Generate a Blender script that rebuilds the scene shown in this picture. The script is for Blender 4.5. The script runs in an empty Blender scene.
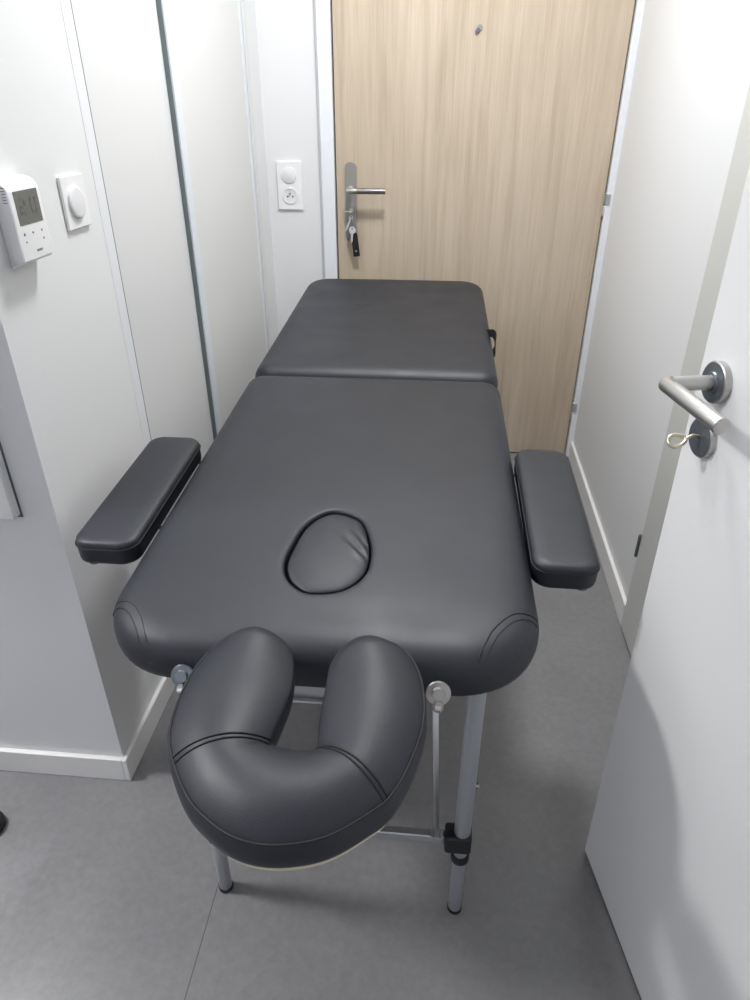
import bpy, bmesh, math, random
from mathutils import Vector, Matrix
random.seed(4)
S = bpy.context.scene
COL = S.collection
R = math.radians

# ------------------------------------------------------------------ materials
def srgb(r, g, b):
    f = lambda c: ((c / 255 + .055) / 1.055) ** 2.4 if c > 10 else c / 255 / 12.92
    return (f(r), f(g), f(b), 1)

def mat(name, col, rough=.5, metal=0, spec=.5):
    m = bpy.data.materials.new(name); m.use_nodes = True
    p = m.node_tree.nodes['Principled BSDF']
    p.inputs['Base Color'].default_value = col
    p.inputs['Roughness'].default_value = rough
    p.inputs['Metallic'].default_value = metal
    p.inputs['Specular IOR Level'].default_value = spec
    return m

def nd(m, t, **kw):
    n = m.node_tree.nodes.new(t)
    for k, v in kw.items():
        if k in n.inputs: n.inputs[k].default_value = v
        else: setattr(n, k, v)
    return n
def ln(m, a, b): m.node_tree.links.new(a, b)
def pr(m): return m.node_tree.nodes['Principled BSDF']

def ramp(m, src, stops):
    r = nd(m, 'ShaderNodeValToRGB'); e = r.color_ramp.elements
    while len(e) < len(stops): e.new(.5)
    for i, (p, c) in enumerate(stops): e[i].position = p; e[i].color = c
    ln(m, src, r.inputs['Fac']); return r

def coords(m, scale=(1, 1, 1)):
    t = nd(m, 'ShaderNodeTexCoord'); mp = nd(m, 'ShaderNodeMapping')
    mp.inputs['Scale'].default_value = scale
    ln(m, t.outputs['Object'], mp.inputs['Vector']); return mp.outputs['Vector']

def bump(m, h, strength, dist):
    b = nd(m, 'ShaderNodeBump'); b.inputs['Strength'].default_value = strength; b.inputs['Distance'].default_value = dist
    ln(m, h, b.inputs['Height']); ln(m, b.outputs['Normal'], pr(m).inputs['Normal'])

def paint(name, col, rough=.6, bs=.15):
    m = mat(name, col, rough)
    n = nd(m, 'ShaderNodeTexNoise', Scale=180.0, Detail=3.0)
    ln(m, coords(m), n.inputs['Vector'])
    bump(m, n.outputs['Fac'], bs, .0006)
    return m

M_wall = paint('wall_paint', srgb(228, 228, 228), .62)
M_ceil = paint('ceiling_paint', srgb(240, 240, 240), .8)
M_trim = mat('white_lacquer', srgb(236, 235, 232), .38)
M_door = paint('door_lacquer', srgb(232, 232, 231), .42, .06)
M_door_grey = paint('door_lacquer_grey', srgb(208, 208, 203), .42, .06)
M_frame = mat('frame_lacquer', srgb(230, 232, 235), .35)
M_panel = paint('closet_panel', srgb(220, 221, 220), .45, .05)
M_profile = mat('panel_profile', srgb(226, 232, 238), .35, .1)
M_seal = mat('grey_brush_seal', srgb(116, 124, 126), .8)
M_plate = mat('satin_plate', srgb(158, 155, 150), .42, .55)
M_gap = mat('dark_gap', srgb(30, 30, 30), .8)
M_plastic = mat('white_plastic', srgb(238, 238, 238), .33)
M_plastic2 = mat('white_plastic_matt', srgb(228, 228, 228), .5)
M_alu = mat('brushed_aluminium', srgb(196, 198, 200), .33, .85)
M_alu2 = mat('anodised_tube', srgb(176, 180, 184), .42, .45)
M_steel = mat('brushed_steel', srgb(186, 184, 181), .36, .9)
M_steel_dark = mat('dark_steel', srgb(122, 127, 132), .4, .8)
M_chrome = mat('chrome', srgb(205, 200, 196), .14, 1)
M_brass = mat('pale_brass', srgb(208, 202, 178), .3, .8)
M_key = mat('nickel_key', srgb(222, 222, 224), .35, .45)
M_black = mat('black_plastic', srgb(20, 22, 25), .45)
M_stitch = mat('black_thread', srgb(12, 13, 16), .6)
M_ply = mat('plywood_edge', srgb(205, 196, 172), .6)
M_screen = mat('lcd_screen', srgb(112, 113, 108), .25)
M_digit = mat('lcd_digit', srgb(103, 104, 99), .3)
M_mark = mat('grey_mark', srgb(120, 120, 122), .5)
M_velcro = mat('velcro_strap', srgb(16, 17, 18), .9)

# black upholstery
def leather(name, col, rough):
    m = mat(name, col, rough, 0, .55)
    v = nd(m, 'ShaderNodeTexVoronoi', Scale=650.0)
    n = nd(m, 'ShaderNodeTexNoise', Scale=9.0, Detail=3.0)
    c = coords(m)
    ln(m, c, v.inputs['Vector']); ln(m, c, n.inputs['Vector'])
    a = nd(m, 'ShaderNodeMath', operation='MULTIPLY_ADD')
    a.inputs[1].default_value = 1.2
    ln(m, n.outputs['Fac'], a.inputs[0]); ln(m, v.outputs['Distance'], a.inputs[2])
    bump(m, a.outputs[0], .13, .0009)
    r = ramp(m, n.outputs['Fac'], [(.3, (rough - .04,) * 3 + (1,)), (.7, (rough + .05,) * 3 + (1,))])
    ln(m, r.outputs['Color'], pr(m).inputs['Roughness'])
    return m
M_leather = leather('black_vinyl', srgb(24, 28, 37), .50)

# floor: large grey vinyl tiles, clouded, with hairline seams
M_floor = mat('grey_vinyl_floor', srgb(128, 127, 125), .36)
def build_floor(m):
    c = coords(m)
    n1 = nd(m, 'ShaderNodeTexNoise', Scale=2.2, Detail=6.0, Roughness=.6)
    n2 = nd(m, 'ShaderNodeTexNoise', Scale=60.0, Detail=4.0, Roughness=.7)
    ln(m, c, n1.inputs['Vector']); ln(m, c, n2.inputs['Vector'])
    r1 = ramp(m, n1.outputs['Fac'], [(.3, srgb(121, 120, 122)), (.7, srgb(137, 136, 137))])
    r2 = ramp(m, n2.outputs['Fac'], [(.3, (.90, .90, .90, 1)), (.7, (1.08, 1.08, 1.08, 1))])
    mx = nd(m, 'ShaderNodeMix', data_type='RGBA', blend_type='MULTIPLY'); mx.inputs[0].default_value = 1
    ln(m, r1.outputs['Color'], mx.inputs[6]); ln(m, r2.outputs['Color'], mx.inputs[7])
    b = nd(m, 'ShaderNodeTexBrick', Scale=1.0)
    b.offset = 0.5
    for k, v in {'Brick Width': 40.0, 'Row Height': 2.0, 'Mortar Size': .0011, 'Mortar Smooth': .1, 'Bias': 0.0}.items(): b.inputs[k].default_value = v
    mp = nd(m, 'ShaderNodeMapping'); t = nd(m, 'ShaderNodeTexCoord')
    mp.inputs['Rotation'].default_value = (0, 0, R(90)); mp.inputs['Location'].default_value = (20, .378, 0)
    mp.vector_type = 'POINT'
    ln(m, t.outputs['Object'], mp.inputs['Vector']); ln(m, mp.outputs['Vector'], b.inputs['Vector'])
    m2 = nd(m, 'ShaderNodeMix', data_type='RGBA'); m2.inputs[7].default_value = srgb(88, 87, 85)
    ln(m, b.outputs['Fac'], m2.inputs[0]); ln(m, mx.outputs[2], m2.inputs[6])
    ln(m, m2.outputs[2], pr(m).inputs['Base Color'])
    bump(m, n2.outputs['Fac'], .12, .001)
build_floor(M_floor)

# light oak veneer, grain vertical
M_oak = mat('light_oak_veneer', srgb(196, 174, 146), .48)
def build_oak(m):
    c = coords(m, (1, 1, .045)); c2 = coords(m, (1, 1, .02)); c3 = coords(m, (1, 1, .16))
    n1 = nd(m, 'ShaderNodeTexNoise', Scale=34.0, Detail=6.0, Roughness=.65, Distortion=.4)
    n2 = nd(m, 'ShaderNodeTexNoise', Scale=220.0, Detail=3.0, Roughness=.7)
    n3 = nd(m, 'ShaderNodeTexNoise', Scale=9.0, Detail=2.0, Distortion=1.2)
    ln(m, c, n1.inputs['Vector']); ln(m, c2, n2.inputs['Vector']); ln(m, c3, n3.inputs['Vector'])
    r1 = ramp(m, n1.outputs['Fac'], [(.28, srgb(180, 163, 142)), (.5, srgb(194, 178, 157)), (.72, srgb(201, 186, 166))])
    r2 = ramp(m, n2.outputs['Fac'], [(.3, (.91, .90, .885, 1)), (.6, (1.02, 1.02, 1.02, 1))])
    r3 = ramp(m, n3.outputs['Fac'], [(.35, (.955, .95, .94, 1)), (.65, (1.03, 1.03, 1.035, 1))])
    a = nd(m, 'ShaderNodeMix', data_type='RGBA', blend_type='MULTIPLY'); a.inputs[0].default_value = 1
    b = nd(m, 'ShaderNodeMix', data_type='RGBA', blend_type='MULTIPLY'); b.inputs[0].default_value = 1
    ln(m, r1.outputs['Color'], a.inputs[6]); ln(m, r2.outputs['Color'], a.inputs[7])
    ln(m, a.outputs[2], b.inputs[6]); ln(m, r3.outputs['Color'], b.inputs[7])
    ln(m, b.outputs[2], pr(m).inputs['Base Color'])
build_oak(M_oak)

# ------------------------------------------------------------------ helpers
def emp(name, loc, label=None, cat=None, group=None, rz=0):
    o = bpy.data.objects.new(name, None); COL.objects.link(o); o.empty_display_size = .05
    o.location = loc; o.rotation_euler = (0, 0, rz)
    o['label'] = label; o['category'] = cat
    if group: o['group'] = group
    return o

def wmat(p):
    m = Matrix.Identity(4)
    while p is not None:
        m = p.matrix_basis @ m if p.parent is None else (p.matrix_parent_inverse @ p.matrix_basis @ m)
        p = p.parent
    return m

def obj(name, bm, m, parent=None, smooth=False, world=True, bev=0, auto=None):
    """bm is in world coordinates; it becomes one mesh object under parent"""
    bmesh.ops.recalc_face_normals(bm, faces=bm.faces)
    if parent is not None and world: bm.transform(wmat(parent).inverted())
    me = bpy.data.meshes.new(name); bm.to_mesh(me); bm.free()
    me.materials.append(m)
    o = bpy.data.objects.new(name, me); COL.objects.link(o)
    if parent is not None: o.parent = parent
    if smooth or auto:
        for p in me.polygons: p.use_smooth = True
    if auto:
        me.set_sharp_from_angle(angle=R(auto))
    if bev:
        b = o.modifiers.new('bevel', 'BEVEL'); b.width = bev; b.segments = 3; b.limit_method = 'ANGLE'; b.angle_limit = R(40)
        for p in me.polygons: p.use_smooth = True
        w = o.modifiers.new('wn', 'WEIGHTED_NORMAL'); w.keep_sharp = True
    return o

def struct(name, bm, m, **k):
    o = obj(name, bm, m, **k); o['kind'] = 'structure'; return o

def box(x0, x1, y0, y1, z0, z1, bm=None, T=None):
    bm = bm or bmesh.new()
    v = [bm.verts.new((x, y, z)) for x in (x0, x1) for y in (y0, y1) for z in (z0, z1)]
    for f in ((0, 1, 3, 2), (4, 6, 7, 5), (0, 4, 5, 1), (2, 3, 7, 6), (0, 2, 6, 4), (1, 5, 7, 3)):
        bm.faces.new([v[i] for i in f])
    if T is not None: bmesh.ops.transform(bm, matrix=T, verts=v)
    return bm

def frame_axes(d):
    d = d.normalized(); a = Vector((0, 0, 1)) if abs(d.z) < .9 else Vector((1, 0, 0))
    u = d.cross(a).normalized(); return u, d.cross(u).normalized()

def rings(bm, loops, cap=True, closed=False):
    vs = [[bm.verts.new(p) for p in l] for l in loops]
    n = len(vs[0])
    rng = range(len(vs)) if closed else range(len(vs) - 1)
    for i in rng:
        a, b = vs[i], vs[(i + 1) % len(vs)]
        for j in range(n):
            k = (j + 1) % n
            bm.faces.new((a[j], a[k], b[k], b[j]))
    if cap and not closed:
        bm.faces.new(vs[0][::-1]); bm.faces.new(vs[-1])
    return vs

def tube(pts, r, n=16, bm=None, closed=False, cap=True):
    bm = bm or bmesh.new(); pts = [Vector(p) for p in pts]
    rr = r if isinstance(r, (list, tuple)) else [r] * len(pts)
    N = len(pts); loops = []; pu = None
    for i, p in enumerate(pts):
        if closed: d = pts[(i + 1) % N] - pts[i - 1]
        else: d = pts[min(i + 1, N - 1)] - pts[max(i - 1, 0)]
        if d.length < 1e-9: d = pts[-1] - pts[0]
        d.normalize()
        if pu is None: u, w = frame_axes(d)
        else:
            u = (pu - d * pu.dot(d)).normalized(); w = d.cross(u)
        pu = u
        loops.append([p + (u * math.cos(2 * math.pi * j / n) + w * math.sin(2 * math.pi * j / n)) * rr[i] for j in range(n)])
    rings(bm, loops, cap, closed)
    return bm

def rod(a, b, r, n=20, bm=None, chamfer=0):
    a = Vector(a); b = Vector(b); d = (b - a).normalized()
    if chamfer:
        c = chamfer
        return tube([a, a + d * c * .3, a + d * c, b - d * c, b - d * c * .3, b], [r - c, r - c * .3, r, r, r - c * .3, r - c], n, bm)
    return tube([a, b], r, n, bm)

def lathe(c, axis, prof, n=32, bm=None):
    """prof: (distance along axis, radius)"""
    bm = bm or bmesh.new(); c = Vector(c); d = Vector(axis).normalized(); u, w = frame_axes(d)
    loops = [[c + d * t + (u * math.cos(2 * math.pi * j / n) + w * math.sin(2 * math.pi * j / n)) * r for j in range(n)] for t, r in prof]
    rings(bm, loops); return bm

def rrect(x0, x1, y0, y1, r, n=10):
    """rounded rectangle outline, corner by corner; r = one radius or four (x1y0, x1y1, x0y1, x0y0)"""
    rs = r if isinstance(r, (list, tuple)) else [r] * 4
    out = []
    for (cx, cy, a0, q) in ((x1, y0, -90, rs[0]), (x1, y1, 0, rs[1]), (x0, y1, 90, rs[2]), (x0, y0, 180, rs[3])):
        sx = -1 if cx == x1 else 1; sy = -1 if cy == y1 else 1
        ox, oy = cx + sx * q, cy + sy * q
        for i in range(n + 1):
            a = R(a0 + 90 * i / n)
            out.append((ox + q * math.cos(a), oy + q * math.sin(a)))
    return out

def prism(pts, z0, z1, T=None, bm=None):
    bm = bm or bmesh.new()
    loops = [[Vector((x, y, z)) for x, y in pts] for z in (z0, z1)]
    if T is not None: loops = [[T @ p for p in l] for l in loops]
    rings(bm, loops); return bm

def catmull(pts, k=6, closed=False):
    P = [Vector(p) for p in pts]; n = len(P); out = []
    segs = n if closed else n - 1
    for i in range(segs):
        if closed: a, b, c, d = P[i - 1], P[i], P[(i + 1) % n], P[(i + 2) % n]
        else: a, b, c, d = P[max(i - 1, 0)], P[i], P[i + 1], P[min(i + 2, n - 1)]
        for j in range(k):
            t = j / k
            out.append(.5 * ((2 * b) + (c - a) * t + (2 * a - 5 * b + 4 * c - d) * t * t + (3 * b - 3 * c + d - a) * t ** 3))
    if not closed: out.append(P[-1].copy())
    return out

# ------------------------------------------------------------------ the setting
CEIL = 2.5
struct('floor', box(-2.6, 1.0, -2.2, 2.9, -.05, 0), M_floor)
struct('ceiling', box(-2.6, 1.0, -2.2, 2.9, CEIL, CEIL + .05), M_ceil)

XL = -.655
# left corridor wall: pillar, short return by the entrance wall, and the wall that turns off to the left
struct('wall_left', box(XL - .16, XL, .965, 1.39, 0, CEIL), M_wall)
struct('wall_left.001', box(XL - .16, XL, 2.60, 2.75, 0, CEIL), M_wall)
struct('wall_left.002', box(XL - .16, XL - .12, 1.39, 2.60, 0, CEIL), M_wall)   # closet back
struct('wall_front', box(-2.5, XL - .16, .965, 1.10, 0, CEIL), M_wall)
# right wall (a hair out of parallel, like in the photograph)
bm = bmesh.new()
def quadprism(pts, z0, z1): return prism(pts, z0, z1)
struct('wall_right', prism([(.594, 1.60), (.612, 2.75), (.74, 2.75), (.74, 1.60)], 0, CEIL), M_wall)
struct('wall_right.001', prism([(.588, -2.1), (.588, .74), (.74, .74), (.74, -2.1)], 0, CEIL), M_wall)
struct('wall_right.002', box(.60, .74, .74, 1.60, 2.06, CEIL), M_wall)
struct('wall_right.003', box(.70, .74, .74, 1.60, 0, 2.06), M_wall)
# entrance wall around the door
YB = 2.73
struct('wall_back', box(XL - .16, -.446, 2.75, 2.89, 0, CEIL), M_wall)
struct('wall_back.001', box(.618, .74, 2.75, 2.89, 0, CEIL), M_wall)
struct('wall_back.002', box(-.446, .618, 2.75, 2.89, 2.11, CEIL), M_wall)
# room behind the photographer
struct('wall_room_left', box(-2.6, -2.5, -2.1, 1.10, 0, CEIL), M_wall)
bm = box(-2.6, -2.0, -2.2, -2.1, 0, CEIL); box(-.3, .74, -2.2, -2.1, 0, CEIL, bm)
box(-2.0, -.3, -2.2, -2.1, 0, .95, bm); box(-2.0, -.3, -2.2, -2.1, 2.2, CEIL, bm)
struct('wall_rear', bm, M_wall)
bm = bmesh.new()
for a in ((-2.0, -1.95, .95, 2.2), (-.35, -.3, .95, 2.2), (-1.17, -1.13, 1.0, 2.15)): box(a[0], a[1], -2.17, -2.13, a[2], a[3], bm)
box(-1.95, -.35, -2.17, -2.13, .95, 1.0, bm); box(-1.95, -.35, -2.17, -2.13, 2.15, 2.2, bm)
struct('added_window_1', bm, M_frame)  # unseen rear window, added to let cool daylight into the room

# baseboards
def bb(name, x0, x1, y0, y1, h=.068):
    return struct(name, box(x0, x1, y0, y1, 0, h), M_trim, bev=.0025)
bb('baseboard_left', XL, XL + .011, .953, 1.348)
bb('baseboard_left.001', XL, XL + .011, 2.602, 2.737)
bb('baseboard_front', -2.5, XL + .0, .953, .965)
struct('baseboard_right', prism([(.582, 1.60), (.600, 2.715), (.612, 2.715), (.594, 1.60)], 0, .075), M_trim, bev=.0025)
bb('baseboard_back', XL + .011, -.446, 2.738, 2.75)

# entrance door frame
bm = box(-.444, -.396, 2.712, 2.80, 0, 2.11)
box(.589, .618, 2.712, 2.80, 0, 2.11, bm); box(-.396, .589, 2.712, 2.80, 2.06, 2.11, bm)
struct('trim_1', bm, M_frame, bev=.003)
bm = box(-.452, -.444, 2.73, 2.752, 0, 2.12)
struct('trim_2', bm, M_frame, bev=.002)
bm = box(-.397, -.375, 2.785, 2.80, 0, 2.07); box(.57, .59, 2.785, 2.80, 0, 2.07, bm); box(-.38, .58, 2.785, 2.80, 2.04, 2.07, bm)
struct('trim_3', bm, M_gap)

door1 = struct('door_1', box(-.391, .5845, YB, 2.782, .006, 2.055), M_oak, bev=.0012)
door1['label'] = 'light oak veneer entrance door'
# long escutcheon, lever, lock
def T_face_y(x, y, z):      # local x right, local y up, local z towards -Y
    return Matrix.Translation((x, y, z)) @ Matrix(((1, 0, 0, 0), (0, 0, -1, 0), (0, 1, 0, 0), (0, 0, 0, 1)))
pts = rrect(-.0215, .0215, -.132, .132, .0205, 12)
obj('door_plate', prism(pts, 0, .007, T_face_y(-.338, YB - .0, 1.018)), M_plate, door1, bev=.0012)
bm = lathe((-.338, YB - .007, 1.058), (0, -1, 0), [(0, .0125), (.003, .0125), (.004, .0095), (.036, .0095)], 24)
P = catmull([(-.338, YB - .043, 1.058), (-.338, YB - .056, 1.058), (-.328, YB - .060, 1.058), (-.31, YB - .060, 1.058)], 5)
tube(P + [Vector((-.207, YB - .060, 1.058))], .0098, 20, bm)
tube([(-.338, YB - .028, 1.058), (-.338, YB - .05, 1.058)], .0095, 20, bm)
rod((-.347, YB - .060, 1.058), (-.205, YB - .060, 1.058), .0098, 20, bm, .0015)
obj('door_handle', bm, M_steel, door1, auto=35)
obj('lock_cylinder', lathe((-.338, YB - .007, .985), (0, -1, 0), [(0, .0095), (.007, .0095), (.0085, .008)], 24), M_brass, door1, auto=35)
bm = lathe((.098, YB, 1.548), (0, -1, 0), [(0, .010), (.002, .010), (.0035, .008), (.0035, .0045)], 24)
hole = obj('peephole', bm, M_steel, door1, auto=35)
bm = prism(rrect(-.0055, .0055, -.009, .009, .005, 6), 0, .003, T_face_y(.0915, YB - .0042, 1.540) @ Matrix.Rotation(R(-35), 4, 'Z'))
obj('peephole_cover', bm, M_steel_dark, door1, bev=.0008)
for zc in (1.016, .213):
    bm = lathe((.5885, YB - .006, zc - .040), (0, 0, 1), [(0, .0055), (.001, .0065), (.036, .0065), (.037, .006)], 18)
    lathe((.5885, YB - .006, zc + .0), (0, 0, 1), [(0, .006), (.001, .0065), (.037, .0065), (.038, .0055)], 18, bm)
    box(.588, .602, YB - .0205, YB - .018, zc, zc + .036, bm)
    h = obj('hinge', bm, M_alu, door1, auto=35)

# open white door on the right: free edge at (.353, .874), swings back to its hinge beside the photographer
dirv = Vector((.049, -.264, 0)).normalized(); nrm = Vector((dirv.y, -dirv.x, 0))   # towards -x (room side)
if nrm.x > 0: nrm = -nrm
DO = Vector((.353, .874, 0))
Td = Matrix.Identity(4)
for i in range(3):
    Td[i][0] = dirv[i]; Td[i][1] = nrm[i]; Td[i][3] = DO[i]
# local: x along door from free edge, y out of the face towards the corridor, z up
Td[2][2] = 1
Td[0][2] = nrm[0] * .012; Td[1][2] = nrm[1] * .012      # the leaf hangs a touch out of plumb
door2 = struct('door_2', box(0, .80, -.040, 0, .008, 2.04, T=Td), M_door, bev=.0012)
door2['label'] = 'open white flush door on the right'
def dl(x, y, z): return Td @ Vector((x, y, z))
RX, RZ = .048, 1.036
bm = lathe(dl(RX, 0, RZ), nrm, [(0, .0262), (.0085, .0262), (.0095, .0250), (.0095, .0245)], 40)
obj('handle_rose', bm, M_steel, door2, auto=35)
bm = lathe(dl(RX, .0094, RZ), nrm, [(0, .0243), (.0009, .0243), (.0010, .0135), (.0030, .0125), (.0032, .0115)], 40)
obj('rose_face', bm, M_steel_dark, door2, auto=35)
bm = lathe(dl(RX, .010, RZ), nrm, [(0, .0092), (.052, .0092)], 24)
rod(dl(RX - .0098, .0635, RZ - .0035), dl(RX + .120, .0635, RZ - .0035), .0098, 28, bm, .0012)
obj('door_handle', bm, M_steel, door2, auto=35)
KZ = .962
bm = lathe(dl(RX, 0, KZ), nrm, [(0, .0262), (.0075, .0262), (.0085, .0250), (.0085, .0245)], 40)
obj('key_rose', bm, M_steel, door2, auto=35)
bm = lathe(dl(RX, .0084, KZ), nrm, [(0, .0243), (.0008, .0243)], 40)
obj('key_rose_face', bm, M_steel_dark, door2, auto=35)
for z in (.22, 1.75):
    obj('hinge', lathe(dl(.803, .006, z), (0, 0, 1), [(0, .006), (.002, .007), (.088, .007), (.09, .006)], 16), M_steel, door2, auto=35)
# its jamb
struct('trim_4', box(.52, .588, -.03, .052, 0, 2.1), M_frame, bev=.002)

# closed white door in the right wall, standing slightly proud
struct('trim_5', prism([(.60, 1.592), (.60, 1.60), (.70, 1.60), (.70, 1.592)], 0, 2.06), M_frame)
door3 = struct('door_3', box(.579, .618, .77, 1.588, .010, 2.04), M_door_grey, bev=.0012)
door3['label'] = 'closed white door in the right wall'
for z in (.252, 1.75):
    obj('hinge', lathe((.5785, 1.5955, z), (0, 0, 1), [(0, .0045), (.001, .0055), (.069, .0055), (.07, .0045)], 16), M_steel_dark, door3, auto=35)

# sliding closet doors
door4 = struct('door_4', box(-.694, -.672, 1.36, 1.95, .02, 2.46), M_panel, bev=.001)
bm = box(-.6955, -.6715, 1.940, 1.962, .02, 2.46)
obj('edge_profile', bm, M_profile, door4, bev=.001)
door5 = struct('door_5', box(-.669, -.6575, 1.90, 2.55, .02, 2.46), M_panel, bev=.0008)
obj('edge_profile', box(-.6695, -.6555, 1.858, 1.902, .02, 2.46), M_profile, door5, bev=.0012)
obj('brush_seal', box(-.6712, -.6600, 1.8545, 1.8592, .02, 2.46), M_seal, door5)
obj('edge_profile', box(-.6695, -.6560, 2.535, 2.560, .02, 2.46), M_profile, door5, bev=.001)
struct('trim_8', box(XL - .03, XL + .0008, 1.352, 1.3885, 0, CEIL), M_frame, bev=.0004)
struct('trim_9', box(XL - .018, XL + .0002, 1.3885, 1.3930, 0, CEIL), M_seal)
bm = box(-.735, -.66, 1.39, 2.60, 0, .012); box(-.735, -.66, 1.39, 2.60, 2.47, 2.5, bm)
struct('trim_6', bm, M_profile)
struct('trim_7', box(-.735, -.651, 2.568, 2.602, 0, 2.5), M_panel, bev=.002)

# ------------------------------------------------------------------ things on the walls
# thermostat on the left wall
th = emp('thermostat', (XL, 1.06, 1.17), 'white wall thermostat with grey display at the left edge, beside the round dimmer', 'thermostat')
def T_face_x(x, y, z):      # local x -> +Y, local y -> up, local z -> +X
    return Matrix.Translation((x, y, z)) @ Matrix(((0, 0, 1, 0), (1, 0, 0, 0), (0, 1, 0, 0), (0, 0, 0, 1)))
bm = bmesh.new()
# side profile: rounded top front, tapered bottom
prof = [(0, -.066), (.008, -.068), (.026, -.062), (.0295, -.058), (.0300, -.05), (.0300, .034)]
prof += [(.0300 - .022 * (1 - math.cos(R(a))), .034 + .022 * math.sin(R(a))) for a in range(15, 91, 15)] + [(0, .056)]
cy, cz, hw = 1.0585, 1.181, .0440
inner = [(a * .9 + .0015 if a > .001 else a, b * .965) for a, b in prof]
loops = []
for (yy, pp) in ((-hw, inner), (-hw + .0012, [(a * .97 + .0004 if a > .001 else a, b * .99) for a, b in prof]), (-hw + .004, prof), (hw - .004, prof), (hw - .0012, [(a * .97 + .0004 if a > .001 else a, b * .99) for a, b in prof]), (hw, inner)):
    loops.append([Vector((XL + a, cy + yy + ((.011 if yy < 0 else -.004) if a < .001 else 0), cz + b)) for a, b in pp])
rings(bm, loops)
obj('casing', bm, M_plastic, th, auto=35)
scr = obj('display', prism(rrect(-.0330, .0330, -.0235, .0235, .001, 3), 0, .0006, T_face_x(XL + .0299, 1.0592, 1.196)), M_screen, th)
def seg_digit(bm, cx, cz_, w, h, on, x):
    t = .0021
    S7 = {'a': (-w, w, h - t, h + t), 'g': (-w, w, -t, t), 'd': (-w, w, -h - t, -h + t),
          'b': (w - t, w + t, 0, h), 'c': (w - t, w + t, -h, 0), 'f': (-w - t, -w + t, 0, h), 'e': (-w - t, -w + t, -h, 0)}
    for k in on:
        a = S7[k]; box(x, x + .0003, cx + a[0], cx + a[1], cz_ + a[2], cz_ + a[3], bm)
bm = bmesh.new()
seg_digit(bm, 1.044, 1.198, .0065, .0095, 'abged', XL + .0305)
seg_digit(bm, 1.074, 1.198, .0065, .0095, 'abcdef', XL + .0305)
obj('digits', bm, M_digit, scr)
for (yy, zz, r_) in ((1.032, 1.160, .0022), (1.056, 1.160, .0016), (1.082, 1.160, .0016), (1.083, 1.148, .0015), (1.033, 1.149, .0013)):
    obj('button', lathe((XL + .0298, yy, zz), (1, 0, 0), [(0, r_), (.0008, r_), (.001, r_ * .8)], 14), M_mark, th)
bm = bmesh.new()
for i in range(4): box(XL + .0298, XL + .0303, 1.056 + i * .0042, 1.0592 + i * .0042, 1.1318, 1.1350, bm)
obj('maker_mark', bm, M_mark, th)
bm = bmesh.new()
for i in range(6): box(XL + .020, XL + .026, cy - hw - .0003, cy - hw + .0016, 1.205 + i * .004, 1.2062 + i * .004, bm)
obj('vent_slots', bm, M_mark, th)

# round dimmer on square plate
sw = emp('dimmer_switch', (XL, 1.256, 1.18), 'square white wall switch with a big round knob, right of the thermostat', 'switch')
obj('wall_plate', prism(rrect(-.0425, .0425, -.0435, .0435, .003, 4), 0, .0060, T_face_x(XL, 1.257, 1.180)), M_plastic, sw, bev=.002)
obj('knob', lathe((XL + .0059, 1.254, 1.180), (1, 0, 0), [(0, .0275), (.0040, .0268), (.0055, .025), (.006, .022)], 40), M_plastic2, sw, auto=40)

# double plate by the entrance door
so = emp('socket_plate', (-.570, 2.75, 1.069), 'white double wall plate, blank disc above a power socket, left of the oak door', 'socket')
T = T_face_y(-.570, 2.75, 1.067)
obj('wall_plate', prism(rrect(-.0470, .0470, -.083, .083, .004, 4), 0, .009, T), M_plastic, so, bev=.002)
c0 = T @ Vector((0, .036, .0088))
obj('push_disc', lathe(c0, (0, -1, 0), [(0, .0275), (.004, .027), (.0048, .0255)], 40), M_plastic2, so, auto=40)
c1 = T @ Vector((0, -.035, .0088))
soc = obj('socket', lathe(c1, (0, -1, 0), [(0, .0285), (.003, .028), (.0032, .0245), (.0008, .0240)], 40), M_plastic2, so, auto=40)
bm = bmesh.new()
for dx, dz in ((-.0095, -.002), (.0095, -.002)): lathe(c1 + Vector((dx, -.0006, dz)), (0, -1, 0), [(0, .0030), (.0007, .0030)], 14, bm)
obj('socket_hole', bm, M_gap, soc)
obj('earth_pin', lathe(c1 + Vector((0, -.0006, .0085)), (0, -1, 0), [(0, .0026), (.006, .0026), (.008, .0015)], 14), M_steel_dark, soc, auto=40)

# white panel on the wall that turns off to the left
pn = emp('wall_panel', (-.88, .965, .70), 'white flat panel hung on the lilac-tinted wall at the left edge', 'panel')
obj('panel_face', box(-1.05, -.718, .942, .9625, .703, 1.35), M_panel, pn, bev=.002)
bm = box(-1.05, -.7165, .9625, .965, .6965, 1.352)
obj('panel_back', bm, M_steel_dark, pn)

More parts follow.
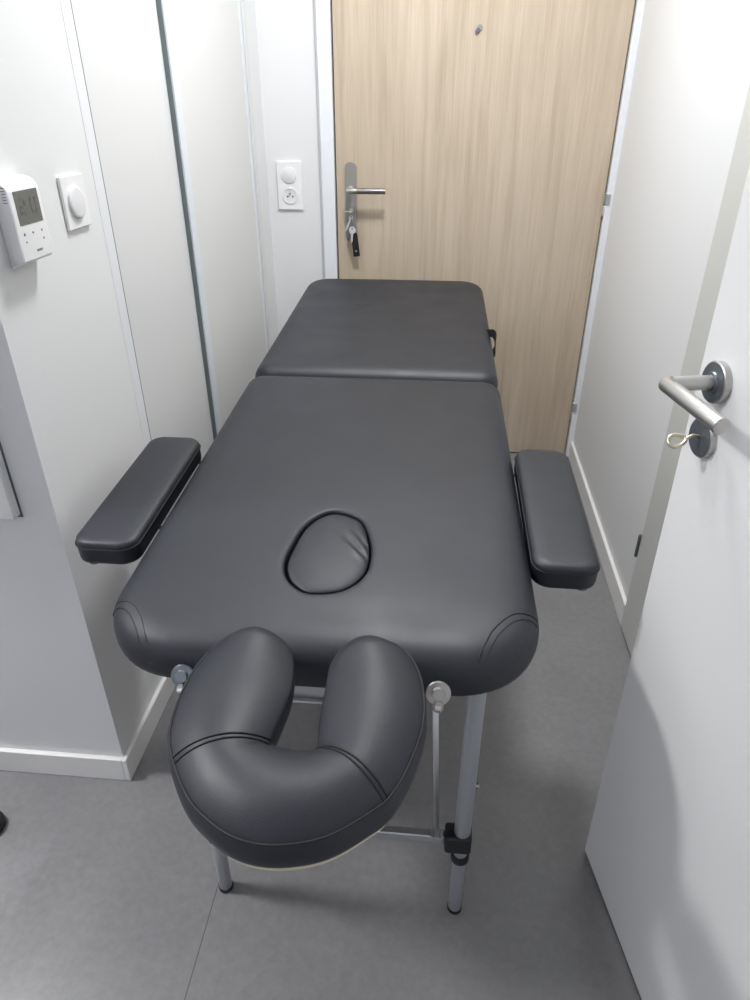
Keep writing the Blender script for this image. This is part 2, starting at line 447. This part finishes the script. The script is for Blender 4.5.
# ------------------------------------------------------------------ keys
kb = emp('key_bunch', (-.338, 2.71, .985), 'bunch of keys with a black fob hanging from the oak door lock', 'keys')
def key_bm(head, ang, L, y, tilt=0, hr=.011, th_=.0022):
    """flat key in the XZ plane, head centre at head, blade going down by ang"""
    T = Matrix.Translation((head[0], y, head[1])) @ Matrix.Rotation(R(tilt), 4, 'Z') @ Matrix.Rotation(R(ang), 4, 'Y') @ Matrix.Rotation(R(90), 4, 'X')
    bm = bmesh.new(); N = 24
    o = [(hr * math.cos(2 * math.pi * i / N) * (1 + .06 * math.cos(6 * math.pi * i / N)), hr * math.sin(2 * math.pi * i / N)) for i in range(N)]
    h = [(.0035 * math.cos(2 * math.pi * i / N), .0035 * math.sin(2 * math.pi * i / N) + hr * .45) for i in range(N)]
    ls = [[T @ Vector((a, b, z)) for a, b in q] for q, z in ((o, -th_ / 2), (o, th_ / 2), (h, th_ / 2), (h, -th_ / 2))]
    rings(bm, ls, cap=False, closed=True)
    bl = [(-.0038, -hr * .8), (.0038, -hr * .8), (.0038, -hr - .004), (.0038, -hr - .007), (.0022, -hr - .010), (.0036, -hr - .013), (.002, -hr - .017), (.0034, -hr - .020), (.0015, -L + .002), (0, -L), (-.0032, -L + .004), (-.0038, -hr - .006)]
    prism(bl, -th_ * .4, th_ * .4, T, bm)
    return bm
bm = bmesh.new()   # key in the lock: its head edge-on, lying across
prism(rrect(-.020, .012, -.004, .004, .0038, 5), 0, .0022, Matrix.Translation((-.341, 2.700, .983)) @ Matrix.Rotation(R(8), 4, 'Y'), bm)
box(-.3395, -.3365, 2.700, 2.7215, .9815, .9885, bm)
obj('lock_key', bm, M_brass, kb, bev=.0005)
ringpts = [(-.333 + .012 * math.cos(a) * .6, 2.699 - .006 * math.cos(a), .972 + .013 * math.sin(a)) for a in [2 * math.pi * i / 28 for i in range(28)]]
obj('key_ring', tube(ringpts, .0011, 8, closed=True), M_chrome, kb, smooth=True)
bm = tube(catmull([(-.332, 2.699, .960), (-.336, 2.700, .950), (-.331, 2.699, .942), (-.334, 2.700, .934)], 4), .0016, 8)
obj('ring_chain', bm, M_steel_dark, kb, smooth=True)
obj('key', key_bm((-.331, .921), 2, .043, 2.690, 2, .0130, .0025), M_key, kb, bev=.0004)
obj('key', key_bm((-.337, .962), 24, .054, 2.712, 4, .0085, .0022), M_key, kb, bev=.0004)
T = Matrix.Translation((-.326, 2.700, .911)) @ Matrix.Rotation(R(-7), 4, 'Y') @ Matrix.Rotation(R(90), 4, 'X')
bm = prism([(x, y) for x, y in rrect(-.0125, .0125, -.086, .0, (.004, .008, .008, .004), 6)], -.0025, .0025, T)
fob = obj('key_fob', bm, M_black, kb, bev=.001)
obj('fob_rivet', lathe(T @ Vector((0, -.066, .0024)), (T.to_3x3() @ Vector((0, 0, 1))), [(0, .0035), (.0008, .0035), (.0012, .002)], 16), M_steel, fob, auto=40)
obj('key', key_bm((-.344, .912), 12, .034, 2.7125, 0, .008, .0022), M_steel_dark, kb, bev=.0004)

# small key in the open door's lower rose
dk = emp('door_key', dl(RX, .009, KZ), 'small pale key with looped bow, sticking out of the open white door', 'key')
bm = tube([dl(RX, .0075, KZ + .001), dl(RX, .018, KZ + .0035), dl(RX + .001, .028, KZ - .0005)], .0022, 12)
bowp = []
for i in range(30):
    a = 2 * math.pi * i / 30
    t_ = .5 - .5 * math.cos(a); w_ = math.sin(a) * (.55 + .45 * t_)
    bowp.append(dl(RX + .001 + w_ * .0085, .027 + .022 * t_, KZ - .0005 - .004 * t_ - w_ * .006))
tube(bowp, .0026, 10, bm, closed=True)
obj('key_bow', bm, M_brass, dk, smooth=True)

# ------------------------------------------------------------------ massage table
TB = emp('massage_table', (-.145, .65, 0), 'black padded folding massage table on aluminium legs, standing on the grey floor', 'massage table')
s_ = math.atan(.0437)
# table frame: local x across, local y along from the near end, local z = 0 at the top surface
TT = Matrix.Translation((-.1450, .648, .7095)) @ Matrix.Rotation(R(.3), 4, 'Z') @ Matrix.Rotation(s_, 4, 'X')
HW, L = .3135, 1.872
YM = .962
def crown(x, y, y0, y1):
    return .004 * (1 - (x / HW) ** 2) * min(1, (y - y0) / .12, (y1 - y) / .12)

EDGE = [(.13, -.070), (.020, -.070), (.008, -.067), (.002, -.060), (0, -.050), (0, -.036), (.002, -.026), (.007, -.017), (.015, -.0095), (.026, -.004), (.040, -.001), (.058, 0)]
def pad_loops(x0, x1, y0, y1, rs, edge, n=14):
    out = []
    for ins, z in edge:
        q = [max(r - ins, .003 + .10 * r) for r in rs]
        out.append([(a, b, z) for a, b in rrect(x0 + ins, x1 - ins, y0 + ins, y1 - ins, q, n)])
    return out
def densify(loop, k=4):
    # equal subdivision of the straight sides between corners so that the loops keep the same count
    out = []
    n = len(loop)
    for i in range(n):
        a, b = loop[i], loop[(i + 1) % n]
        m_ = k * 4 if (i + 1) % 15 == 0 else 1
        for j in range(m_):
            t = j / m_
            out.append(tuple(a[c] + (b[c] - a[c]) * t for c in range(3)))
    return out

# hole outline measured round its centre
hc = (-.150, .872)
holeW = [(-.156, .983), (-.111, .961), (-.088, .896), (-.084, .839), (-.094, .8), (-.118, .772), (-.149, .762), (-.177, .764), (-.204, .79), (-.217, .827), (-.215, .874), (-.205, .93), (-.185, .967)]
inv = TT.inverted()
hl = [inv @ Vector((hc[0] + (x - hc[0]) * .975, hc[1] + (y - hc[1]) * .965 + .004, .72)) for x, y in holeW]
HC = inv @ Vector((hc[0], hc[1] + .004, .72))
hs = catmull([(p.x, p.y, 0) for p in hl], 8, closed=True)
hp = sorted([(math.atan2(p.y - HC.y, p.x - HC.x), math.hypot(p.x - HC.x, p.y - HC.y)) for p in hs])
def hole_r(a):
    n = len(hp)
    for i in range(n):
        a0, r0 = hp[i]; a1, r1 = hp[(i + 1) % n]
        if i == n - 1: a1 += 2 * math.pi
        for aa in (a, a + 2 * math.pi):
            if a0 <= aa <= a1: return r0 + (r1 - r0) * (aa - a0) / max(a1 - a0, 1e-9)
    return hp[0][1]

def make_front_pad():
    y0, y1 = 0, YM - .001
    lo = [densify(l) for l in pad_loops(-HW, HW, y0, y1, (.125, .045, .045, .125), EDGE)]
    bm = bmesh.new()
    last = lo[-1]; loops = lo[:]
    ang = [math.atan2(p[1] - HC.y, p[0] - HC.x) for p in last]
    hole_pts = [(HC.x + hole_r(a) * math.cos(a), HC.y + hole_r(a) * math.sin(a)) for a in ang]
    grow = lambda h, d: (h[0] + (h[0] - HC.x) / math.hypot(h[0] - HC.x, h[1] - HC.y) * d, h[1] + (h[1] - HC.y) / math.hypot(h[0] - HC.x, h[1] - HC.y) * d)
    near = [grow(h, .014) for h in hole_pts]
    K = 16
    for k in range(1, K + 1):
        t = k / K
        loops.append([(p[0] + (q[0] - p[0]) * t, p[1] + (q[1] - p[1]) * t, 0) for p, q in zip(last, near)])
    for d, z in ((.008, -.0002), (.004, -.0009), (.0018, -.0025), (.0006, -.0055), (0, -.014), (0, -.03), (0, -.069)):
        loops.append([(*grow(h, d), z) for h in hole_pts])
    L2 = []
    for i, l in enumerate(loops):
        c = i > 2
        L2.append([TT @ Vector((x, y, z + (crown(x, y, y0, y1) if c and z > -.02 else 0))) for x, y, z in l])
    rings(bm, L2, cap=False)
    # underside
    a = [v for v in bm.verts][:len(L2[0])]; b = [v for v in bm.verts][-len(L2[0]):]
    n = len(a)
    for j in range(n): bm.faces.new((a[j], a[(j + 1) % n], b[(j + 1) % n], b[j]))
    return bm
pad = obj('front_cushion', make_front_pad(), M_leather, TB, smooth=True)

def make_rear_pad():
    y0, y1 = YM + .001, L
    lo = [densify(l) for l in pad_loops(-HW, HW, y0, y1, (.045, .085, .085, .045), EDGE)]
    last = lo[-1]; loops = lo[:]
    cx, cy_ = 0, (y0 + y1) / 2
    for k in range(1, 14):
        t = k / 13.3
        loops.append([(p[0] + (cx - p[0]) * t, p[1] + (cy_ - p[1]) * t, 0) for p in last])
    bm = bmesh.new()
    rings(bm, [[TT @ Vector((x, y, z + (crown(x, y, y0, y1) + .001 * math.exp(-((y - y0 - .05) / .06) ** 2) if i > 2 and z > -.02 else 0))) for x, y, z in l] for i, l in enumerate(loops)])
    return bm
pad2 = obj('rear_cushion', make_rear_pad(), M_leather, TB, smooth=True)

# stitched darts over the near corners
def pad_z(x, y, corner_r=.125):
    """height of the front pad surface (local) near its edge"""
    q = corner_r
    ax = HW - abs(x); ay = y
    if ax < q and ay < q: ins = q - math.hypot(q - ax, q - ay)
    else: ins = min(ax, ay)
    e = EDGE[5:]
    if ins <= 0: return -.036
    for (i0, z0), (i1, z1) in zip(e, e[1:]):
        if i0 <= ins <= i1: return z0 + (z1 - z0) * (ins - i0) / (i1 - i0) + crown(x, y, 0, .93)
    return crown(x, y, 0, .93)
def surf_tube(pts, r, lift=.0004, n=8):
    return tube([TT @ Vector((x, y, pad_z(x, y) + lift)) for x, y in pts], r, n)
ST = [[(-.3055, .0845), (-.298, .084), (-.286, .079), (-.274, .070), (-.261, .055), (-.249, .038), (-.241, .024), (-.237, .018)],
      [(-.3055, .0955), (-.297, .0945), (-.281, .089), (-.266, .079), (-.252, .062), (-.240, .043), (-.231, .026), (-.227, .019)],
      [(.3075, .1015), (.296, .101), (.274, .091), (.252, .066), (.238, .040), (.230, .022), (.2285, .018)],
      [(.3075, .112), (.295, .111), (.269, .101), (.244, .072), (.231, .046), (.222, .025), (.220, .018)]]
for k, P in enumerate(ST):
    P = [(p.x, p.y) for p in catmull([(x, y, 0) for x, y in P], 5)]
    obj('corner_stitching', surf_tube(P, .0008 if k % 3 else .0011, .0001), M_stitch, pad, smooth=True)

# rail under the pads
def tbox(x0, x1, y0, y1, z0, z1, bm=None):
    return box(x0, x1, y0, y1, z0, z1, bm, TT)
bm = tbox(-.255, -.23, .09, .90, -.105, -.071); tbox(.23, .255, .09, .90, -.105, -.071, bm)
tbox(-.255, .255, .09, .115, -.105, -.071, bm); tbox(-.27, .27, .875, .90, -.105, -.071, bm)
tbox(-.27, -.245, .96, 1.80, -.105, -.071, bm); tbox(.245, .27, .96, 1.80, -.105, -.071, bm)
tbox(-.27, .27, .96, .985, -.105, -.071, bm); tbox(-.27, .27, 1.775, 1.80, -.105, -.071, bm)
obj('frame', bm, M_alu, TB, bev=.002)
bm = tbox(-.155, .110, .018, .040, -.084, -.0705); tbox(-.155, .110, .022, .044, -.110, -.084, bm)
obj('end_rail', bm, M_alu, TB, bev=.003)
obj('end_rail_lip', rod(TT @ Vector((-.15, .018, -.108)), TT @ Vector((.108, .018, -.108)), .003, 12), M_alu, TB, smooth=True)
for y in (.2, .45, .7, 1.15, 1.4, 1.65):
    obj('cross_slat', tbox(-.245, .245, y - .02, y + .02, -.095, -.071), M_alu, TB)
for y in (.952,):
    obj('fold_hinge', tbox(-.27, -.2, y - .028, y + .028, -.078, -.0735), M_steel, TB)
    obj('fold_hinge', tbox(.2, .27, y - .028, y + .028, -.078, -.0735), M_steel, TB)

# legs
def leg(x, y, ztop, out):
    lg = obj('leg', lathe((x, y, .215), (0, 0, 1), [(0, .0135), (.002, .0142), (ztop - .215, .0142)], 28), M_alu2, TB, auto=40)
    obj('lower_tube', lathe((x, y, .008), (0, 0, 1), [(0, .0115), (.001, .0122), (.30, .0122)], 28), M_alu2, lg, auto=40)
    obj('rubber_foot', lathe((x, y, 0), (0, 0, 1), [(0, .0125), (.0015, .0138), (.007, .0138), (.009, .0125)], 24), M_black, lg, auto=40)
    bm = box(x - .030 if out > 0 else x - .017, x + .017 if out > 0 else x + .030, y - .018, y + .018, .196, .238)
    obj('clamp', bm, M_black, lg, bev=.006)
    obj('collar', lathe((x, y, .160), (0, 0, 1), [(0, .0145), (.002, .0165), (.015, .0165), (.017, .0150)], 28), M_black, lg, auto=40)
    obj('adjust_pin', lathe((x + out * .012, y, .362), (out, 0, 0), [(0, .0035), (.002, .0035), (.002, .0055), (.006, .0055), (.0075, .004)], 16), M_chrome, lg, auto=40)
    return lg
YF = .737
def under(x, y): # height of frame underside above floor
    p = TT @ Vector((x, y, -.071)); return p.z
leg(.0855, YF, .64, 1); leg(-.3610, YF, .64, -1)
yb = 2.40
leg(.080, yb, .705, 1); leg(-.3665, yb, .705, -1)
for y, zt in ((YF, 0), (yb, .06)):
    bm = box(-.332, .056, y - .008, y + .008, .208, .228)
    obj('crossbar', bm, M_alu, TB, bev=.003)
    bm = rod((.058 if 1 else 0, y, .59 + zt), (-.334, y, .59 + zt), .008, 14)
    obj('crossbar', bm, M_alu2, TB, smooth=True)
# struts from the end brackets down to the crossbar
for sx, xt, xb in ((1, .022, .041), (-1, -.322, -.318)):
    st = obj('strut', rod((xt, .661, .640), (xb, .727, .232), .0042, 16), M_alu, TB, smooth=True)
    obj('strut_bracket', box(xb - .010, xb + .010, .720, .740, .226, .238), M_alu, st, bev=.001)
    c = Vector((xt + .003, .6450, .6630))
    bm = lathe(c, (0, -.9, .5), [(0, .0158), (.003, .0165), (.005, .0150), (.006, .009), (.010, .0075)], 28)
    obj('mount_knob', bm, M_steel if sx > 0 else M_steel_dark, TB, auto=40)
    bm = lathe(c + Vector((0, -.008, -.006)), (0, -.6, -1), [(0, .0055), (.006, .0075), (.011, .0075), (.015, .005)], 6)
    obj('mount_bolt', bm, M_chrome, TB, auto=40)
for sx in (-1, 1):   # far struts towards the fold
    for (ya, yc) in ((yb, 1.78),):
        x = (.07 if sx > 0 else -.35)
        st = obj('strut', rod((x, ya, .30), (x, yc, under(0, yc - .65) - .036), .005, 12), M_alu2, TB, smooth=True)
# side webbing handle on the right
hb = TT @ Vector((HW - .004, 1.27, -.045))
pts = [Vector((.138, 1.985, .745)), Vector((.160, 1.98, .752)), Vector((.170, 1.96, .752)), Vector((.172, 1.935, .737)), Vector((.166, 1.90, .718)), Vector((.138, 1.875, .705))]
pc = catmull(pts, 6)
bm = bmesh.new(); loops = []
for i, p in enumerate(pc):
    d = (pc[min(i + 1, len(pc) - 1)] - pc[max(i - 1, 0)]).normalized()
    wv = Vector((0, .35, 1)); wv = (wv - d * wv.dot(d)).normalized(); t = d.cross(wv)
    loops.append([p + wv * .011 + t * .0015, p - wv * .011 + t * .0015, p - wv * .011 - t * .0015, p + wv * .011 - t * .0015])
rings(bm, loops)
obj('carry_handle', bm, M_velcro, TB, auto=50)

# armrests
def armrest(x0, x1, y0, y1, sx, yaw=0):
    global TT
    TT0 = TT
    pc_ = Vector(((x0 + x1) / 2, (y0 + y1) / 2, 0))
    TT = TT @ Matrix.Translation(pc_) @ Matrix.Rotation(R(yaw), 4, 'Z') @ Matrix.Translation(-pc_)
    # in table local coordinates
    e = [(.03, -.043), (.004, -.043), (.0008, -.041), (0, -.036), (0, -.014), (-.0004, -.0115), (.0003, -.0085), (.0014, -.0052), (.004, -.0024), (.009, -.0006), (.018, .0004)]
    lo = [densify(l, 2) for l in pad_loops(x0, x1, y0, y1, (.030,) * 4, e, 14)]
    last = lo[-1]; cx, cy_ = (x0 + x1) / 2, (y0 + y1) / 2
    for k in range(1, 5):
        t = k / 4.5
        lo.append([(p[0] + (cx - p[0]) * t, p[1] + (cy_ - p[1]) * t, .0008 + .001 * t) for p in last])
    bm = bmesh.new(); rings(bm, [[TT @ Vector(p) for p in l] for l in lo])
    a = obj('armrest', bm, M_leather, TB, smooth=True)
    ol = [TT @ Vector((x, y, -.0128)) for x, y in rrect(x0 - .0006, x1 + .0006, y0 - .0006, y1 + .0006, .030, 12)]
    obj('piping', tube(ol, .0013, 8, closed=True), M_stitch, a, smooth=True)
    bm = tbox(x0 + .016, x1 - .016, y0 + .016, y1 - .016, -.047, -.042)
    obj('base_board', bm, M_black, a, bev=.001)
    xi = x1 - .03 if sx < 0 else x0 + .03
    for yy in (y0 + .13, y1 - .012):
        bm = rod(TT @ Vector((xi, yy, -.050)), TT @ Vector((-sx * -.262, yy, -.079)), .004, 10)
        obj('bracket_rod', bm, M_black, a, smooth=True)
    obj('lock_screw', lathe(TT @ Vector(((x0 + x1) / 2 + sx * .03, y0 + .025, -.047)), (0, 0, -1), [(0, .011), (.008, .011), (.010, .008)], 20), M_steel_dark, a, auto=40)
    TT = TT0
    return a
armrest(-.431, -.324, .216, .596, -1)
armrest(.3150, .4185, .213, .600, 1, -.5)

# face cradle: horseshoe cushion, plywood base, posts
ZS = .742
O = [(-.212, .661), (-.248, .639), (-.268, .594), (-.274, .538), (-.268, .485), (-.252, .45), (-.221, .407), (-.185, .38), (-.153, .368), (-.118, .368), (-.079, .38), (-.043, .407), (-.023, .429), (-.006, .47), (.006, .527), (.001, .588), (-.018, .632), (-.046, .650), (-.071, .651)]
I = [(-.212, .661), (-.172, .637), (-.155, .604), (-.148, .562), (-.151, .522), (-.156, .479), (-.149, .477), (-.14, .475), (-.134, .475), (-.129, .474), (-.12, .474), (-.113, .475), (-.106, .477), (-.106, .486), (-.109, .516), (-.11, .571), (-.109, .608), (-.094, .64), (-.071, .652)]
# push the inner outline a little inwards for the rounded inner side seen below the crest
Oc = catmull([(x, y, 0) for x, y in O], 7); Ic = catmull([(x, y, 0) for x, y in I], 7)
NS = len(Oc)
def arch(s):
    return (math.sin(math.pi * min(max(s * .93 + .035, 0), 1))) ** .62
def cradle_pt(i, s, lift=0.0):
    o, n_ = Oc[i], Ic[i]; w = (n_ - o).length
    B = min(.031, w * .34)
    z = ZS + B * (arch(s) - .26) + lift
    return Vector((o.x + (n_.x - o.x) * s, o.y + (n_.y - o.y) * s, z))
bm = bmesh.new(); loops = []
for i in range(NS):
    o, n_ = Oc[i], Ic[i]
    if (n_ - o).length < .002: continue
    w = (n_ - o).length; d = (n_ - o) / w
    lp = []
    B = min(.031, w * .34); z0 = .7025
    zo = cradle_pt(i, 0).z
    q = min(1, w / .08)
    for (u, z) in ((.5 * w, z0), (.10 * w, z0), (.003 * q, z0 + .001), (-.0025 * q, z0 + .006), (-.0050 * q, z0 + .018), (-.0035 * q, zo - .010)):
        lp.append(Vector((o.x + d.x * u, o.y + d.y * u, z)))
    for s in (0, .02, .05, .09, .15, .22, .30, .40, .5, .6, .7, .78, .85, .91, .955, .985, 1):
        lp.append(cradle_pt(i, s))
    zi = cradle_pt(i, 1).z
    for (u, z) in ((w + .001 * q, zi - .012), (w - .001, z0 + .016), (w - .004 * q, z0 + .004), (.9 * w, z0)):
        lp.append(Vector((o.x + d.x * u, o.y + d.y * u, z)))
    loops.append(lp)
rings(bm, loops)
FC = obj('face_cradle', bm, M_leather, TB, smooth=True)
sb = FC.modifiers.new('sub', 'SUBSURF'); sb.levels = 1; sb.render_levels = 1
pp = [cradle_pt(i, 0, .0005) for i in range(2, NS - 2)]
obj('piping', tube(pp, .0014, 8), M_stitch, FC, smooth=True)
def cross_seam(i0, i1, lift):
    P = []
    for k in range(25):
        s = k / 24; ii = i0 + (i1 - i0) * s - 4.5 * math.sin(math.pi * s) * (1 if i1 > i0 else -1) * 0
        a = int(math.floor(ii)); f = ii - a
        p = cradle_pt(a, s, lift).lerp(cradle_pt(min(a + 1, NS - 1), s, lift), f)
        P.append(p)
    return tube(P, .0011, 8)
for a, b in ((34.7, 33.8), (35.9, 35.1)):
    obj('cushion_seam', cross_seam(a, b, .0002), M_stitch, FC, smooth=True)
for a, b in ((83.0, 86.0), (81.6, 84.2)):
    obj('cushion_seam', cross_seam(a, b, .0002), M_stitch, FC, smooth=True)
# plywood base with a pale rim, just wider than the pad at the front
bm = bmesh.new(); loops = []
for i in range(4, NS - 4):
    o, n_ = Oc[i], Ic[i]; w = (n_ - o).length; d = (n_ - o) / max(w, 1e-6)
    a = o + d * min(.0035, w * .3); b = n_ - d * min(.016, w * .35)
    loops.append([Vector((a.x, a.y, .6965)), Vector((a.x, a.y, .7030)), Vector((b.x, b.y, .7030)), Vector((b.x, b.y, .6965))])
rings(bm, loops)
obj('base_board', bm, M_ply, FC)
for x in (-.235, -.035):
    P = catmull([(x, .44, .690), (x, .60, .688), (x * .9 - .012, .66, .668), (x * .9 - .012, .72, .655)], 5)
    obj('mounting_post', tube(P, .006, 14), M_steel_dark, FC, smooth=True)
obj('mounting_bar', box(-.24, -.03, .432, .448, .688, .6965), M_steel_dark, FC, bev=.002)

# plug in the breathing hole
PG = None
bm = bmesh.new(); loops = []
N = 120
dent_dir = -.62     # folds run from the middle towards the lower right rim
def plug_pt(a, t):
    r = hole_r(((a + math.pi) % (2 * math.pi)) - math.pi) - .0036
    r *= t
    x = HC.x + r * math.cos(a) + .0006; y = HC.y + r * math.sin(a) + .0024
    dome = .010 * (1 - t ** 2.6) ** .55 - .003
    # wrinkles near one side
    da = (a - dent_dir + math.pi) % (2 * math.pi) - math.pi
    px, py = x - HC.x, y - HC.y
    f = 0
    for (ox, oy, ang, ln_, wd, dp) in ((.040, .006, -50, .034, .0042, .0032), (.049, .024, -58, .026, .0036, .0024)):
        c, s2 = math.cos(R(ang)), math.sin(R(ang))
        u = (px - ox) * c + (py - oy) * s2; v = -(px - ox) * s2 + (py - oy) * c
        f += -dp * math.exp(-(u / ln_) ** 2 - (v / wd) ** 2) + .6 * dp * math.exp(-(u / ln_) ** 2 - ((v + wd * 2.0) / wd / 1.4) ** 2)
    return TT @ Vector((x, y, dome + f * (1 if t < .97 else .4)))
ts = [1, .995, .98, .95, .91, .86, .80, .73, .66, .58, .50, .42, .34, .26, .18, .10, .03]
for z, k in ((-.060, .96), (-.050, .99), (-.02, 1.0), (-.010, 1.0)):
    loops.append([TT @ Vector((HC.x + (hole_r(((2 * math.pi * j / N + math.pi) % (2 * math.pi)) - math.pi) - .0036) * k * math.cos(2 * math.pi * j / N) + .0006, HC.y + (hole_r(((2 * math.pi * j / N + math.pi) % (2 * math.pi)) - math.pi) - .0036) * k * math.sin(2 * math.pi * j / N) + .0024, z)) for j in range(N)])
for t in ts: loops.append([plug_pt(2 * math.pi * j / N, t) for j in range(N)])
rings(bm, loops)
PG = obj('face_hole_plug', bm, M_leather, None, smooth=True)
PG['label'] = 'oval black padded plug set in the face hole of the massage table'; PG['category'] = 'cushion'
rim = [TT @ Vector((HC.x + (hole_r(((2 * math.pi * j / 90 + math.pi) % (2 * math.pi)) - math.pi) + .0045) * math.cos(2 * math.pi * j / 90), HC.y + (hole_r(((2 * math.pi * j / 90 + math.pi) % (2 * math.pi)) - math.pi) + .0045) * math.sin(2 * math.pi * j / 90), .0014)) for j in range(90)]
obj('hole_stitching', tube(rim, .0007, 6, closed=True), M_stitch, pad, smooth=True)

# ------------------------------------------------------------------ bits on the floor
sh = emp('shoe', (-.93, .80, 0), 'tip of a black shoe on the grey floor at the left edge', 'shoe')
bm = bmesh.new(); loops = []
c0 = Vector((-.868, .826, 0)); dv = Vector((-.93, -.36, 0)).normalized(); sv = Vector((-dv.y, dv.x, 0))
prof_s = [(0, .004, .012, .016), (.004, .016, .007, .022), (.015, .027, .006, .030), (.04, .038, .006, .038), (.08, .045, .006, .046), (.13, .043, .006, .060), (.18, .034, .006, .072), (.23, .034, .006, .080), (.262, .030, .006, .082), (.272, .018, .010, .078)]
for (d_, w_, zb, zt) in prof_s:
    lp = []
    for j in range(24):
        a = 2 * math.pi * j / 24
        cc, ss = math.cos(a), math.sin(a)
        lp.append(c0 + dv * d_ + sv * (w_ * (abs(cc) ** .7) * (1 if cc >= 0 else -1)) + Vector((0, 0, zb + (zt - zb) * (.5 + .5 * (abs(ss) ** .8) * (1 if ss >= 0 else -1)))))
    loops.append(lp)
rings(bm, loops)
obj('upper', bm, M_leather, sh, smooth=True)
out = [c0 + dv * d_ + sv * w_ * 1.05 for d_, w_, _, _ in prof_s] + [c0 + dv * d_ - sv * w_ * 1.05 for d_, w_, _, _ in prof_s[::-1]]
obj('sole', prism([(p.x, p.y) for p in out], 0, .012), M_black, sh, bev=.002)

# ------------------------------------------------------------------ lamps
def emis(name, col, st):
    m = bpy.data.materials.new(name); m.use_nodes = True
    p = pr(m); p.inputs['Base Color'].default_value = (1, 1, 1, 1)
    p.inputs['Emission Color'].default_value = col; p.inputs['Emission Strength'].default_value = st
    return m
LAMPS = [((-.05, 1.72), .15, 28, (.965, .98, 1), 'round white ceiling lamp above the middle of the massage table'),
         ((-1.80, .80), .16, 41, (.99, .985, 1), 'round white ceiling lamp over the side room on the left')]
for i, ((x, y), r, W, c, lab) in enumerate(LAMPS):
    cl = emp('ceiling_lamp', (x, y, CEIL), lab, 'ceiling lamp')
    obj('housing', lathe((x, y, CEIL), (0, 0, -1), [(0, r + .02), (.025, r + .018), (.03, r + .012), (.03, r)], 40), M_plastic, cl, auto=40)
    obj('diffuser', lathe((x, y, CEIL - .0295), (0, 0, -1), [(0, r), (.003, r)], 40), emis('lamp_diffuser_%d' % i, (*c, 1), 4), cl)
    ld = bpy.data.lights.new('lamp_light', 'AREA'); ld.shape = 'DISK'; ld.size = r * 2; ld.energy = W; ld.color = c
    lo_ = bpy.data.objects.new('lamp_light', ld); COL.objects.link(lo_); lo_.location = (x, y, CEIL - .036); lo_.parent = None
# sky colour, and an area light added outside the unseen rear window as daylight
w = bpy.data.worlds.new('world'); S.world = w; w.use_nodes = True
w.node_tree.nodes['Background'].inputs['Color'].default_value = (.62, .74, 1, 1)
w.node_tree.nodes['Background'].inputs['Strength'].default_value = .45
ld = bpy.data.lights.new('added_daylight', 'AREA'); ld.shape = 'RECTANGLE'; ld.size = 1.6; ld.size_y = 1.15; ld.energy = 7; ld.color = (.80, .85, 1)
lo_ = bpy.data.objects.new('added_daylight', ld); COL.objects.link(lo_); lo_.location = (-1.15, -2.21, 1.575); lo_.rotation_euler = (R(90), 0, 0)

# ------------------------------------------------------------------ camera
cd = bpy.data.cameras.new('camera'); cam = bpy.data.objects.new('camera', cd); COL.objects.link(cam)
cam.location = (0, 0, 1.33); cam.rotation_euler = (R(90 - 30.3), 0, R(5.2))
cd.sensor_fit = 'VERTICAL'; cd.sensor_height = 24; cd.lens = 24 * 677 / 1000; cd.clip_start = .02
S.camera = cam
S.view_settings.view_transform = 'Standard'; S.view_settings.look = 'None'
S.view_settings.gamma = 1; S.view_settings.use_curve_mapping = False
S.view_settings.exposure = 0.07
